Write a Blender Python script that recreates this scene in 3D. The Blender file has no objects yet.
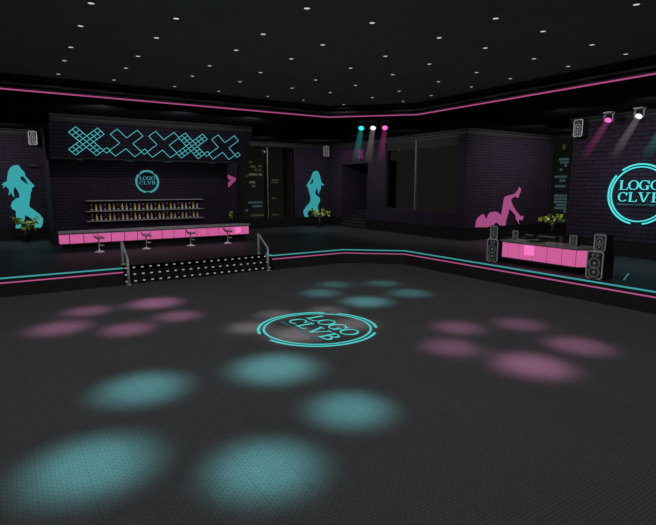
import bpy, bmesh, math, random
from mathutils import Vector, Matrix
random.seed(7)
C = bpy.context.scene.collection
PI = math.pi
# ---------------------------------------------------------------- materials
def lin(c):
    return tuple(((v/255)/12.92 if v/255 <= .04045 else ((v/255+.055)/1.055)**2.4) for v in c)
def new_mat(name):
    m = bpy.data.materials.new(name); m.use_nodes = True
    nt = m.node_tree; b = nt.nodes['Principled BSDF']
    return m, nt, b
def plain(name, col, rough=.6, metal=0., spec=.4, bump=0, scale=20):
    m, nt, b = new_mat(name)
    b.inputs['Roughness'].default_value = rough; b.inputs['Metallic'].default_value = metal
    b.inputs['Specular IOR Level'].default_value = spec
    n = nt.nodes.new('ShaderNodeTexNoise'); n.inputs['Scale'].default_value = scale
    tc = nt.nodes.new('ShaderNodeTexCoord'); nt.links.new(tc.outputs['Object'], n.inputs['Vector'])
    r = nt.nodes.new('ShaderNodeValToRGB')
    r.color_ramp.elements[0].color = (*[c*.85 for c in col], 1); r.color_ramp.elements[1].color = (*[min(1, c*1.15) for c in col], 1)
    nt.links.new(n.outputs['Fac'], r.inputs['Fac']); nt.links.new(r.outputs['Color'], b.inputs['Base Color'])
    if bump:
        bp = nt.nodes.new('ShaderNodeBump'); bp.inputs['Strength'].default_value = bump
        nt.links.new(n.outputs['Fac'], bp.inputs['Height']); nt.links.new(bp.outputs['Normal'], b.inputs['Normal'])
    return m
def glow(name, rgb, k=1.):
    m = bpy.data.materials.new(name); m.use_nodes = True; nt = m.node_tree; nt.nodes.clear()
    e = nt.nodes.new('ShaderNodeEmission'); o = nt.nodes.new('ShaderNodeOutputMaterial')
    e.inputs['Color'].default_value = (*lin(rgb), 1); e.inputs['Strength'].default_value = k
    nt.links.new(e.outputs[0], o.inputs['Surface']); return m
def pos_uv(nt, axis):
    g = nt.nodes.new('ShaderNodeNewGeometry'); s = nt.nodes.new('ShaderNodeSeparateXYZ'); c = nt.nodes.new('ShaderNodeCombineXYZ')
    nt.links.new(g.outputs['Position'], s.inputs[0])
    u, v = {'x': ('X', 'Z'), 'y': ('Y', 'Z'), 'f': ('X', 'Y'), 'g': ('Y', 'X')}[axis]
    nt.links.new(s.outputs[u], c.inputs['X']); nt.links.new(s.outputs[v], c.inputs['Y'])
    return c.outputs[0]
def brick(name, axis, c1=(.046,.031,.056), c2=(.036,.025,.045), mortar=(.012,.008,.014), row=.165):
    m, nt, b = new_mat(name); uv = pos_uv(nt, axis)
    t = nt.nodes.new('ShaderNodeTexBrick'); nt.links.new(uv, t.inputs['Vector'])
    t.inputs['Color1'].default_value = (*c1,1); t.inputs['Color2'].default_value = (*c2,1); t.inputs['Mortar'].default_value = (*mortar,1)
    t.inputs['Scale'].default_value = 1; t.inputs['Brick Width'].default_value = row*3.1; t.inputs['Row Height'].default_value = row
    t.inputs['Mortar Size'].default_value = .022; t.inputs['Mortar Smooth'].default_value = .4; t.inputs['Bias'].default_value = -.1
    n = nt.nodes.new('ShaderNodeTexNoise'); n.inputs['Scale'].default_value = 1.3; n.inputs['Detail'].default_value = 5
    nt.links.new(uv, n.inputs['Vector'])
    mx = nt.nodes.new('ShaderNodeMix'); mx.data_type = 'RGBA'; mx.blend_type = 'MULTIPLY'; mx.inputs['Factor'].default_value = .45
    nt.links.new(t.outputs['Color'], mx.inputs['A']); nt.links.new(n.outputs['Fac'], mx.inputs['B'])
    nt.links.new(mx.outputs['Result'], b.inputs['Base Color'])
    b.inputs['Roughness'].default_value = .85; b.inputs['Specular IOR Level'].default_value = .2
    bp = nt.nodes.new('ShaderNodeBump'); bp.inputs['Strength'].default_value = .5; bp.inputs['Distance'].default_value = .02; bp.invert = True
    nt.links.new(t.outputs['Fac'], bp.inputs['Height']); nt.links.new(bp.outputs['Normal'], b.inputs['Normal'])
    return m
def dance_floor_mat():
    m, nt, b = new_mat('dance_floor_weave'); uv = pos_uv(nt, 'f')
    t = nt.nodes.new('ShaderNodeTexBrick'); nt.links.new(uv, t.inputs['Vector'])
    t.inputs['Color1'].default_value = (.15,.15,.156,1); t.inputs['Color2'].default_value = (.132,.132,.136,1); t.inputs['Mortar'].default_value = (.085,.085,.088,1)
    t.inputs['Scale'].default_value = 1; t.inputs['Brick Width'].default_value = .115; t.inputs['Row Height'].default_value = .052
    t.inputs['Mortar Size'].default_value = .012; t.inputs['Mortar Smooth'].default_value = 1
    w = nt.nodes.new('ShaderNodeTexBrick'); nt.links.new(pos_uv(nt, 'g'), w.inputs['Vector'])
    w.inputs['Color1'].default_value = (1,1,1,1); w.inputs['Color2'].default_value = (.94,.94,.94,1); w.inputs['Mortar'].default_value = (.88,.88,.88,1)
    w.inputs['Scale'].default_value = 1; w.inputs['Brick Width'].default_value = 6; w.inputs['Row Height'].default_value = .62
    w.inputs['Mortar Size'].default_value = .018; w.inputs['Mortar Smooth'].default_value = .8
    mx = nt.nodes.new('ShaderNodeMix'); mx.data_type = 'RGBA'; mx.blend_type = 'MULTIPLY'; mx.inputs['Factor'].default_value = 1
    nt.links.new(t.outputs['Color'], mx.inputs['A']); nt.links.new(w.outputs['Color'], mx.inputs['B'])
    nt.links.new(mx.outputs['Result'], b.inputs['Base Color'])
    b.inputs['Roughness'].default_value = .8; b.inputs['Specular IOR Level'].default_value = .15
    bp = nt.nodes.new('ShaderNodeBump'); bp.inputs['Strength'].default_value = .4; bp.inputs['Distance'].default_value = .01; bp.invert = True
    nt.links.new(t.outputs['Fac'], bp.inputs['Height']); nt.links.new(bp.outputs['Normal'], b.inputs['Normal'])
    return m
def stage_mat():
    m, nt, b = new_mat('stage_boards'); w = nt.nodes.new('ShaderNodeTexBrick'); nt.links.new(pos_uv(nt, 'g'), w.inputs['Vector'])
    w.inputs['Color1'].default_value = (.056,.06,.064,1); w.inputs['Color2'].default_value = (.048,.052,.056,1); w.inputs['Mortar'].default_value = (.12,.125,.13,1)
    w.inputs['Scale'].default_value = 1; w.inputs['Brick Width'].default_value = 40; w.inputs['Row Height'].default_value = .54
    w.inputs['Mortar Size'].default_value = .012; w.inputs['Mortar Smooth'].default_value = .3
    n = nt.nodes.new('ShaderNodeTexNoise'); n.inputs['Scale'].default_value = 5; n.inputs['Detail'].default_value = 6
    mp = nt.nodes.new('ShaderNodeMapping'); mp.inputs['Scale'].default_value = (1, 8, 1)
    nt.links.new(pos_uv(nt, 'g'), mp.inputs[0]); nt.links.new(mp.outputs[0], n.inputs['Vector'])
    mx = nt.nodes.new('ShaderNodeMix'); mx.data_type = 'RGBA'; mx.blend_type = 'MULTIPLY'; mx.inputs['Factor'].default_value = .5
    nt.links.new(w.outputs['Color'], mx.inputs['A']); nt.links.new(n.outputs['Fac'], mx.inputs['B'])
    nt.links.new(mx.outputs['Result'], b.inputs['Base Color'])
    b.inputs['Roughness'].default_value = .6; b.inputs['Specular IOR Level'].default_value = .3
    return m
def glass_mat():
    m = bpy.data.materials.new('window_glass'); m.use_nodes = True; nt = m.node_tree; nt.nodes.clear()
    tr = nt.nodes.new('ShaderNodeBsdfTransparent'); gl = nt.nodes.new('ShaderNodeBsdfGlossy'); gl.inputs['Roughness'].default_value = .03
    tr.inputs['Color'].default_value = (.86,.88,.86,1)
    f = nt.nodes.new('ShaderNodeFresnel'); f.inputs['IOR'].default_value = 1.05; mx = nt.nodes.new('ShaderNodeMixShader'); o = nt.nodes.new('ShaderNodeOutputMaterial')
    nt.links.new(f.outputs[0], mx.inputs[0]); nt.links.new(tr.outputs[0], mx.inputs[1]); nt.links.new(gl.outputs[0], mx.inputs[2]); nt.links.new(mx.outputs[0], o.inputs['Surface'])
    return m
def beam_mat(name, rgb, L, k):
    # beam painted as self-glowing haze: fades with the distance from the lens (object space, lens at the origin, beam down -z)
    m = bpy.data.materials.new(name); m.use_nodes = True; nt = m.node_tree; nt.nodes.clear()
    tc = nt.nodes.new('ShaderNodeTexCoord'); s = nt.nodes.new('ShaderNodeSeparateXYZ'); nt.links.new(tc.outputs['Object'], s.inputs[0])
    mr = nt.nodes.new('ShaderNodeMapRange'); mr.inputs['From Min'].default_value = -L; mr.inputs['From Max'].default_value = 0
    mr.inputs['To Min'].default_value = 0; mr.inputs['To Max'].default_value = k; nt.links.new(s.outputs['Z'], mr.inputs['Value'])
    e = nt.nodes.new('ShaderNodeEmission'); e.inputs['Color'].default_value = (*lin(rgb), 1); nt.links.new(mr.outputs[0], e.inputs['Strength'])
    o = nt.nodes.new('ShaderNodeOutputMaterial'); nt.links.new(e.outputs[0], o.inputs['Volume'])
    return m
M = dict(
 brick_x=brick('purple_brick_x', 'x'), brick_y=brick('purple_brick_y', 'y'), brick_l=brick('purple_brick_large', 'y', row=.2),
 floor=dance_floor_mat(), stage=stage_mat(),
 ceiling=plain('ceiling_panel', (.28,.27,.255), .9, spec=.1, scale=1.5), soffit=plain('black_soffit', (.016,.018,.020), 1., spec=0),
 tray_trim=plain('tray_trim', (.05,.05,.05), .9, spec=.1), crown=plain('crown_dark', (.011,.0115,.011), .7), crown2=plain('crown_edge', (.05,.052,.05), .6), black=plain('matt_black', (.012,.012,.013), .7, spec=.25),
 skirt=plain('black_skirting', (.010,.010,.011), .6, spec=.25), riser=plain('riser_black', (.035,.036,.037), .6, spec=.3),
 stepm=plain('step_black', (.016,.016,.017), .6), stair=plain('stair_dark', (.03,.032,.034), .8),
 teal=glow('teal_strip', (66,156,160)), pink=glow('pink_strip', (178,86,134)), pink_c=glow('pink_ceiling_strip', (172,78,128)),
 panel=glow('pink_backlit_panel', (204,94,152)), panel_highlight=glow('pink_panel_painted_highlight', (248,122,196)), sil_t=glow('teal_silhouette', (58,160,166)), sil_t2=glow('teal_silhouette_dim', (52,150,155)),
 sil_p=glow('pink_silhouette', (160,76,128)), sil_p2=glow('pink_silhouette_dim', (140,62,112)), neon_x=glow('teal_neon_tube', (78,178,186)), neon_b=glow('teal_neon_badge', (64,146,150)), neon_big=glow('teal_neon_bright', (86,228,230), 1.),
 neon_f=glow('teal_floor_logo', (78,200,198)), neon_small=glow('teal_faint_letters', (50,90,96)), mag1=glow('magenta_faint', (70,24,56)), mag2=glow('magenta_cross', (88,36,78)),
 down=glow('downlight_lens', (235,235,230), .7), led=glow('step_led', (150,150,150)), frame=plain('window_frame_grey', (.03,.03,.03), .5), mull=plain('mullion_grey', (.13,.13,.13), .5),
 steel=plain('brushed_steel', (.75,.8,.85), .5, metal=0), chrome=plain('chrome', (.75,.78,.8), .25, metal=.2), counter=plain('counter_stone', (.4,.36,.38), .35), counter_edge=plain('counter_edge', (.1,.18,.19), .4),
 shelf=plain('shelf_grey', (.34,.34,.35), .5), seat=plain('seat_mauve', (.6,.32,.5), .4), white=plain('stool_base_white', (.95,.97,1.), .35, spec=.6),
 cab=plain('cabinet_black', (.02,.02,.021), .6), rim=plain('speaker_rim', (.85,.87,.87), .4), cone=plain('woofer_cone', (.4,.4,.405), .5), cap=plain('dust_cap', (.8,.8,.8), .3), horn=plain('speaker_horn', (.07,.07,.07), .5),
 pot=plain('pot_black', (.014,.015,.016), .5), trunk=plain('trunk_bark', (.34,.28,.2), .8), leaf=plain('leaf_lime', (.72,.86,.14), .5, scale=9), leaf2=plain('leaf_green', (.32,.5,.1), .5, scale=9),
 b_dark=plain('bottle_dark', (.02,.018,.016), .3), b_green=plain('bottle_lime', (.62,.72,.1), .3), b_pink=plain('bottle_pink', (.75,.32,.5), .3), lab=plain('bottle_label_cream', (.85,.8,.6), .6), foil=plain('bottle_foil_copper', (.6,.25,.2), .4), lab_w=plain('bottle_label_white', (.9,.9,.9), .6),
 glass=glass_mat(), tower=plain('tower_concrete', (.62,.62,.56), .8), win_y=glow('lit_window_amber', (66,60,44)), win_w=glow('lit_window_pale', (92,90,78)), win_c=glow('lit_window_cool', (58,80,86)),
 lens_t=glow('lens_teal', (60,240,235), 1.1), lens_w=glow('lens_white', (255,255,255), 1.1), lens_p=glow('lens_pink', (255,110,205), 1.1), gear=plain('gear_black', (.03,.03,.032), .4), gear2=plain('gear_grey', (.5,.47,.5), .4), tan=plain('gear_tan', (.8,.5,.38), .5), lcd=glow('gear_display', (92,92,92)),
 head=plain('head_black', (.03,.03,.03), .4), yoke=plain('yoke_grey', (.4,.4,.42), .4),
)
BL = 2.6
M['beam_t'] = beam_mat('teal_haze', (60,240,225), BL, .31); M['beam_w'] = beam_mat('white_haze', (235,225,235), BL, .26); M['beam_p'] = beam_mat('pink_haze', (255,90,200), BL, .27)
# ---------------------------------------------------------------- mesh helpers
class MB:
    def __init__(s): s.bm = bmesh.new()
    def box(s, x0, y0, z0, x1, y1, z1, bev=0):
        t = bmesh.new(); bmesh.ops.create_cube(t, size=1)
        for v in t.verts: v.co = Vector(((x0+x1)/2+v.co.x*(x1-x0), (y0+y1)/2+v.co.y*(y1-y0), (z0+z1)/2+v.co.z*(z1-z0)))
        if bev: bmesh.ops.bevel(t, geom=t.edges[:], offset=bev, segments=2, affect='EDGES', profile=.5)
        s.merge(t); return s
    def merge(s, t, mat=None):
        if mat is not None: t.transform(mat)
        me = bpy.data.meshes.new('t'); t.to_mesh(me); s.bm.from_mesh(me); bpy.data.meshes.remove(me); t.free(); return s
    def lathe(s, prof, n=20, mat=None, ctr=(0,0,0)):      # prof: (r, z)
        t = bmesh.new(); rings = []
        for r, z in prof:
            if r < 1e-5: rings.append([t.verts.new((0,0,z))])
            else: rings.append([t.verts.new((r*math.cos(2*PI*i/n), r*math.sin(2*PI*i/n), z)) for i in range(n)])
        for a, b in zip(rings, rings[1:]):
            for i in range(n):
                j = (i+1) % n
                vs = ([a[0]] if len(a)==1 else [a[i], a[j]]) + ([b[0]] if len(b)==1 else [b[j], b[i]])
                if len(vs) > 2:
                    try: t.faces.new(vs)
                    except ValueError: pass
        for q in (rings[0], rings[-1]):
            if len(q) > 2: t.faces.new(q)
        bmesh.ops.recalc_face_normals(t, faces=t.faces)
        t.transform(Matrix.Translation(ctr) @ (mat or Matrix())); return s.merge(t)
    def tube(s, pts, r, n=8, closed=False):
        P = [Vector(p) for p in pts]; m = len(P); t = bmesh.new(); rings = []
        rr = r if isinstance(r, (list, tuple)) else [r]*m
        for k in range(m):
            if closed: d = (P[(k+1)%m]-P[k-1]).normalized()
            else: d = (P[min(k+1,m-1)]-P[max(k-1,0)]).normalized()
            u = d.cross(Vector((0,0,1)));
            if u.length < .05: u = d.cross(Vector((1,0,0)))
            u.normalize(); v = d.cross(u)
            rings.append([t.verts.new(P[k]+rr[k]*(math.cos(2*PI*i/n)*u+math.sin(2*PI*i/n)*v)) for i in range(n)])
        rng = range(m if closed else m-1)
        for k in rng:
            a, b = rings[k], rings[(k+1)%m]
            for i in range(n): t.faces.new([a[i], a[(i+1)%n], b[(i+1)%n], b[i]])
        if not closed: t.faces.new(rings[0][::-1]); t.faces.new(rings[-1])
        bmesh.ops.recalc_face_normals(t, faces=t.faces); return s.merge(t)
    def prism(s, poly, z0, z1, mat=None):
        t = bmesh.new(); a = [t.verts.new((x,y,z0)) for x,y in poly]; b = [t.verts.new((x,y,z1)) for x,y in poly]; n = len(poly)
        t.faces.new(a[::-1]); t.faces.new(b)
        for i in range(n): t.faces.new([a[i], a[(i+1)%n], b[(i+1)%n], b[i]])
        bmesh.ops.triangulate(t, faces=[f for f in t.faces if len(f.verts) > 4])
        bmesh.ops.recalc_face_normals(t, faces=t.faces); return s.merge(t, mat)
    def sweep(s, path, o0, o1, z0, z1):                   # band between offsets o0..o1 to the right-hand side of a polyline
        a = offset(path, o0); b = offset(path, o1)
        for i in range(len(path)-1): s.prism([a[i], a[i+1], b[i+1], b[i]], z0, z1)
        return s
    def build(s, name, mat, parent=None, smooth=False):
        me = bpy.data.meshes.new(name); s.bm.to_mesh(me); s.bm.free(); me.materials.append(mat)
        if smooth:
            for p in me.polygons: p.use_smooth = True
        o = bpy.data.objects.new(name, me); C.objects.link(o)
        if parent: o.parent = parent
        return o
def offset(path, d):
    out = []
    for i, p in enumerate(path):
        p = Vector(p); ns = []
        if i > 0: e = (p-Vector(path[i-1])).normalized(); ns.append(Vector((e.y, -e.x)))
        if i < len(path)-1: e = (Vector(path[i+1])-p).normalized(); ns.append(Vector((e.y, -e.x)))
        n = sum(ns, Vector((0,0))).normalized(); out.append(tuple(p + n*(d/max(.3, n.dot(ns[0])))))
    return out
def tag(o, label, cat, group=None, kind=None):
    o['label'] = label; o['category'] = cat
    if group: o['group'] = group
    if kind: o['kind'] = kind
    return o
def empty(name, loc=(0,0,0), rz=0, mat=None):
    o = bpy.data.objects.new(name, None); C.objects.link(o); o.empty_display_size = .2
    if mat is not None: o.matrix_world = mat
    else: o.location = loc; o.rotation_euler = (0,0,rz)
    return o
def thing(name, label, cat, loc=(0,0,0), rz=0, group=None, mat=None): return tag(empty(name, loc, rz, mat), label, cat, group)
def struct(name, mb, m, parent=None):
    o = mb.build(name, m, parent)
    if not parent: o['kind'] = 'structure'
    return o
def copy_tree(o, parent=None):
    c = o.copy(); C.objects.link(c); c.parent = parent
    for ch in list(o.children): copy_tree(ch, c)
    return c
def frame(origin, right, up):
    r = Vector(right).normalized(); u = Vector(up).normalized(); n = r.cross(u)
    m = Matrix((r, u, n)).transposed().to_4x4(); m.translation = Vector(origin); return m
ORD = 'first second third fourth fifth sixth seventh eighth ninth tenth eleventh twelfth thirteenth fourteenth fifteenth sixteenth seventeenth eighteenth nineteenth twentieth'.split() + ['twenty-'+w for w in 'first second third fourth fifth sixth seventh eighth ninth'.split()]
FIG_L= [(0.56, 5.2), (0.72, 5.17), (0.8, 4.96), (0.95, 4.8), (0.99, 4.56), (1.17, 4.29), (1.42, 3.96), (1.25, 3.83), (1.26, 3.71), (1.18, 3.57), (1.13, 3.24), (1.05, 2.91), (1.05, 2.71), (1.27, 2.51), (1.54, 2.25), (1.7, 1.99), (1.7, 1.82), (1.62, 1.54), (1.52, 1.39), (1.19, 1.4), (1.27, 1.7), (1.08, 2.0), (0.8, 2.22), (0.69, 1.81), (0.58, 1.43), (0.22, 1.44), (0.29, 1.77), (0.32, 2.48), (0.15, 2.6), (0.09, 2.79), (0.17, 3.01), (0.32, 3.17), (0.44, 3.25), (0.54, 3.25), (0.59, 3.38), (0.54, 3.63), (0.4, 3.9), (0.31, 3.77), (0.3, 3.55), (0.32, 3.28), (0.21, 3.44), (0.2, 3.56), (0.13, 3.55), (0.05, 3.39), (0.03, 3.5), (0.09, 3.63), (0.06, 3.8), (-0.08, 3.96), (-0.18, 3.82), (-0.2, 3.88), (-0.09, 4.05), (-0.21, 3.97), (-0.25, 4.05), (-0.18, 4.14), (0.01, 4.23), (0.06, 4.52), (0.12, 4.79), (0.24, 5.03), (0.39, 5.16)]
FIG_LH= [(0.83, 4.56), (0.96, 4.4), (1.09, 4.05), (0.9, 4.18), (0.72, 4.37), (0.72, 4.47)]
FIG_R= [(21.5, 5.19), (21.77, 5.15), (21.94, 4.85), (22.03, 4.51), (22.12, 4.21), (22.37, 4.07), (22.27, 3.97), (22.06, 4.04), (22.03, 3.68), (21.89, 3.49), (21.84, 3.27), (21.77, 3.53), (21.7, 3.87), (21.58, 3.68), (21.47, 3.38), (21.62, 3.19), (21.94, 2.98), (21.96, 2.71), (21.76, 2.39), (21.74, 2.0), (21.82, 1.46), (21.6, 1.4), (21.39, 1.7), (21.28, 2.17), (21.04, 2.05), (20.78, 1.83), (20.73, 1.64), (20.88, 1.4), (20.51, 1.43), (20.38, 1.73), (20.37, 1.92), (20.6, 2.25), (20.96, 2.58), (21.07, 2.84), (21.02, 3.18), (20.88, 3.61), (20.83, 3.84), (20.66, 3.98), (20.88, 4.28), (21.08, 4.54), (21.17, 4.8), (21.3, 5.06)]
FIG_RH= [(21.21, 4.54), (21.35, 4.43), (21.29, 4.21), (21.01, 4.04), (21.05, 4.17)]
LEGS= [(28.06, 3.91), (28.2, 3.79), (28.21, 3.61), (28.06, 3.41), (28.02, 3.23), (27.85, 3.2), (27.74, 3.32), (27.47, 3.24), (27.26, 3.09), (27.37, 2.88), (27.73, 2.46), (28.14, 2.15), (28.39, 1.99), (28.61, 2.02), (28.65, 1.93), (28.51, 1.72), (28.26, 1.82), (28.17, 1.73), (28.24, 1.5), (28.03, 1.74), (27.91, 1.83), (27.86, 2.07), (27.56, 2.29), (27.17, 2.54), (27.06, 2.19), (26.91, 1.78), (26.85, 1.49), (26.68, 1.38), (26.35, 1.48), (26.07, 1.68), (25.85, 1.67), (25.73, 1.53), (25.47, 1.55), (25.22, 1.43), (24.05, 1.48), (24.09, 1.83), (24.2, 2.02), (24.48, 2.18), (24.69, 2.26), (24.82, 2.17), (24.92, 1.98), (25.05, 1.97), (25.2, 2.24), (25.4, 2.36), (25.58, 2.34), (25.79, 2.39), (26.02, 2.33), (26.43, 2.14), (26.49, 2.55), (26.55, 2.9), (26.61, 3.22), (26.83, 3.33), (27.18, 3.39), (27.64, 3.47), (27.9, 3.67)]
KNEE= [(12.36, 5.23), (13.09, 5.07), (13.86, 4.77), (14.46, 4.55), (14.47, 4.41), (13.9, 3.89), (13.03, 3.38), (12.27, 3.03), (12.38, 3.48), (13.24, 3.92), (13.87, 4.23), (14.06, 4.41), (13.08, 4.67), (12.34, 4.84)]
# ================================================================ THE ROOM
XL, YR, XR, YB = -8., -6., 31.3, 35.8
ZS, ZC, ZF = 7.3, 7.8, .7                                # soffit, tray ceiling, stage floor
struct('floor', MB().box(XL, YR, -.1, 17.3, 21.6, 0), M['floor'])
stage_poly = [(XL,21.15),(3.68,21.15),(3.68,21.7),(10.42,21.7),(10.42,21.15),(14.52,21.15),(16.95,19.02),(16.95,YR),(31,YR),(31,35.5),(XL,35.5)]
struct('floor_stage', MB().prism(stage_poly, .0, ZF), M['stage'])
TRAY = [(XL,21.1),(13.56,21.1),(16.66,18.03),(16.66,YR)]
cp = MB().prism(TRAY + [(XL,YR)], ZC, ZC+.15); struct('ceiling', cp, M['ceiling'])
struct('ceiling_soffit', MB().prism([(XL,21.1),(13.56,21.1),(16.66,18.03),(16.66,YR),(XR,YR),(XR,YB),(XL,YB)], ZS, ZC+.1), M['soffit'])
struct('trim_1', MB().sweep(TRAY, 0, .10, ZS+.05, ZS+.08).sweep(TRAY, 0, .16, 7.46, 7.55).sweep(TRAY, 0, .3, 7.66, ZC), M['tray_trim'])
o = struct('trim_2', MB().sweep(TRAY, .0, .06, 7.29, 7.33), M['pink_c'])
# stage edge bands
E1 = [(XL,21.15),(3.68,21.15)]; E2 = [(10.42,21.75),(10.42,21.15),(14.52,21.15),(16.95,19.02),(16.95,YR)]
E3 = E2[1:]
struct('trim_3', MB().sweep(E1, 0, .08, .66, .703).sweep(E2, 0, .08, .66, .703), M['teal'])
struct('trim_4', MB().sweep(E1, 0, .05, .485, .525).sweep(E3, 0, .05, .485, .525), M['pink'])
mb = MB()
for e in (E1, E3): mb.sweep(e, 0, .03, 0, .47).sweep(e, 0, .03, .54, .64).sweep(e, 0, .1, 0, .26).sweep(e, 0, .17, 0, .1)
struct('trim_5', mb, M['riser'])
# walls
def wall_x(name, y0, y1, x0, x1, holes, z1=ZS, z0=0, m='brick_x'):     # runs along X
    mb = MB(); x = x0
    for a, b, c, d in sorted(holes):
        mb.box(x, y0, z0, a, y1, z1); mb.box(a, y0, z0, b, y1, c); mb.box(a, y0, d, b, y1, z1); x = b
    mb.box(x, y0, z0, x1, y1, z1); return struct(name, mb, M[m])
def wall_y(name, x0, x1, y0, y1, holes, z1=ZS, z0=0, m='brick_y'):
    mb = MB(); y = y0
    for a, b, c, d in sorted(holes):
        mb.box(x0, y, z0, x1, a, z1); mb.box(x0, a, z0, x1, b, c); mb.box(x0, a, d, x1, b, z1); y = b
    mb.box(x0, y, z0, x1, y1, z1); return struct(name, mb, M[m])
wall_x('wall_back', 35.35, 35.8, XL, 23.4, [(14.5,19.62,1.4,7.02)])
wall_y('wall_right', 22.95, 23.4, 20.55, 35.35, [(21.25,28.05,2.35,6.98),(30.15,33.6,.7,5.66)])
wall_x('wall_return', 20.55, 21.0, 23.4, 31.0, [])
wall_y('wall_far_right', 31.0, 31.3, 14.75, 21.0, [(15.2,20.45,1.5,7.0)])
mb = MB().box(24.15, YR, 0, 24.6, 14.75, ZS); struct('wall_stage', mb, M['brick_l'])
struct('wall_stage_end', MB().box(24.6, 14.45, 0, 31.0, 14.75, ZS), M['brick_x'])
struct('wall_left', MB().box(XL-.3, YR, 0, XL, YB, ZC+.1), M['brick_y'])
struct('wall_rear', MB().box(XL, YR-.3, 0, 24.6, YR, ZC+.1), M['brick_x'])
# the stair alcove in the right wall
struct('wall_alcove', MB().box(23.4, 33.6, .4, 25.6, 33.8, 5.9).box(23.4, 29.95, .4, 25.6, 30.15, 5.9).box(23.4, 29.95, 5.66, 25.6, 33.8, 5.9), M['brick_x'])
struct('wall_alcove_end', MB().box(25.4, 30.15, .4, 25.6, 33.6, 5.66), M['brick_y'])
st = thing('stairs', 'dark flight of stairs rising into the recess in the right brick wall', 'stairs', (22.8, 31.85, ZF))
for k in range(6): MB().box(.32*k-.02, -1.68, 0, .32*k+.34 if k < 5 else 2.55, 1.68, .21*(k+1)-.04).build('riser', M['stepm'], st); MB().box(.32*k-.05, -1.69, .21*(k+1)-.04, .32*k+.34 if k < 5 else 2.55, 1.69, .21*(k+1)).build('tread', M['stair'], st)
# bar block: recessed wall below, sloping fascia above
struct('wall_bar', MB().box(2.0, 30.85, 0, 12.1, 35.35, ZS), M['brick_x'])
fz = lambda y: None
t = bmesh.new(); prof = [(26.87,6.98),(28.07,5.35),(30.85,5.35),(30.85,ZS),(26.87,ZS)]
a = [t.verts.new((1.87,y,z)) for y,z in prof]; b = [t.verts.new((12.08,y,z)) for y,z in prof]
t.faces.new(a); t.faces.new(b[::-1])
for i in range(5): t.faces.new([a[i], b[i], b[(i+1)%5], a[(i+1)%5]])
bmesh.ops.recalc_face_normals(t, faces=t.faces); mb = MB(); mb.merge(t); struct('wall_bar_fascia', mb, M['brick_x'])
struct('trim_6', MB().box(1.95, 28.0, 5.30, 12.15, 28.1, 5.36), M['crown'])
# crown and skirting follow the walls (interior on the right-hand side of the path)
W1 = [(12.08,35.35),(22.95,35.35),(22.95,20.55),(31.0,20.55),(31.0,14.75),(24.15,14.75),(24.15,YR)]
W0 = [(XL,35.35),(1.87,35.35)]; W2 = [(1.98,35.2),(1.98,26.82),(12.0,26.82),(12.0,35.2)]
ma, mb2 = MB(), MB()
for w_, f in ((W1, .5), (W0, .5), (W2, .25)):
    ma.sweep(w_, 0, .12*f, 6.96, 7.06).sweep(w_, 0, .2*f, 7.06, 7.14).sweep(w_, 0, .26*f, 7.17, 7.24).sweep(w_, 0, .3*f, 7.27, ZS)
    mb2.sweep(w_, .20*f, .225*f, 7.085, 7.125).sweep(w_, .3*f, .32*f, 7.27, 7.298)
struct('trim_7', ma, M['crown']); struct('trim_8', mb2, M['crown2'])
def skirt(name, path): struct(name, MB().sweep(path, 0, .16, ZF, 1.05).sweep(path, 0, .11, 1.05, 1.4).sweep(path, 0, .13, 1.4, 1.44), M['skirt'])
skirt('baseboard_left', [(XL,35.35),(2.0,35.35),(2.0,30.85)])
skirt('baseboard_back', [(12.1,30.85),(12.1,35.35),(22.95,35.35),(22.95,33.62)])
skirt('baseboard_right', [(22.95,30.13),(22.95,20.55),(31.0,20.55),(31.0,14.75),(24.15,14.75),(24.15,YR)])
# windows
def window(n, mat_frame, w, h, mulls, header=0):
    r = empty('window_%d' % n, mat=mat_frame); r['kind'] = 'structure'
    MB().box(0,0,-.14,.06,h,-.02).box(w-.06,0,-.14,w,h,-.02).box(.06,0,-.14,w-.06,.06,-.02).box(.06,h-.06,-.14,w-.06,h,-.02).build('window_frame', M['frame'], r)
    for x in mulls: MB().box(x-.045,.0,-.1,x+.045,h,.03).build('mullion', M['mull'], r)
    if header: MB().box(.06,h-header,-.12,w-.06,h-.06,-.03).build('header_band', M['black'], r)
    MB().box(.06,.06,-.085,w-.06,h-.06,-.075).build('glass_pane', M['glass'], r)
    return r
window(1, frame((14.5,35.4,1.4), (1,0,0), (0,0,1)), 5.12, 5.62, [2.66])
window(2, frame((23.0,28.05,2.35), (0,-1,0), (0,0,1)), 6.8, 4.63, [3.08], header=.55)
window(3, frame((31.03,20.45,1.5), (0,-1,0), (0,0,1)), 5.25, 5.5, [2.6])
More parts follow.
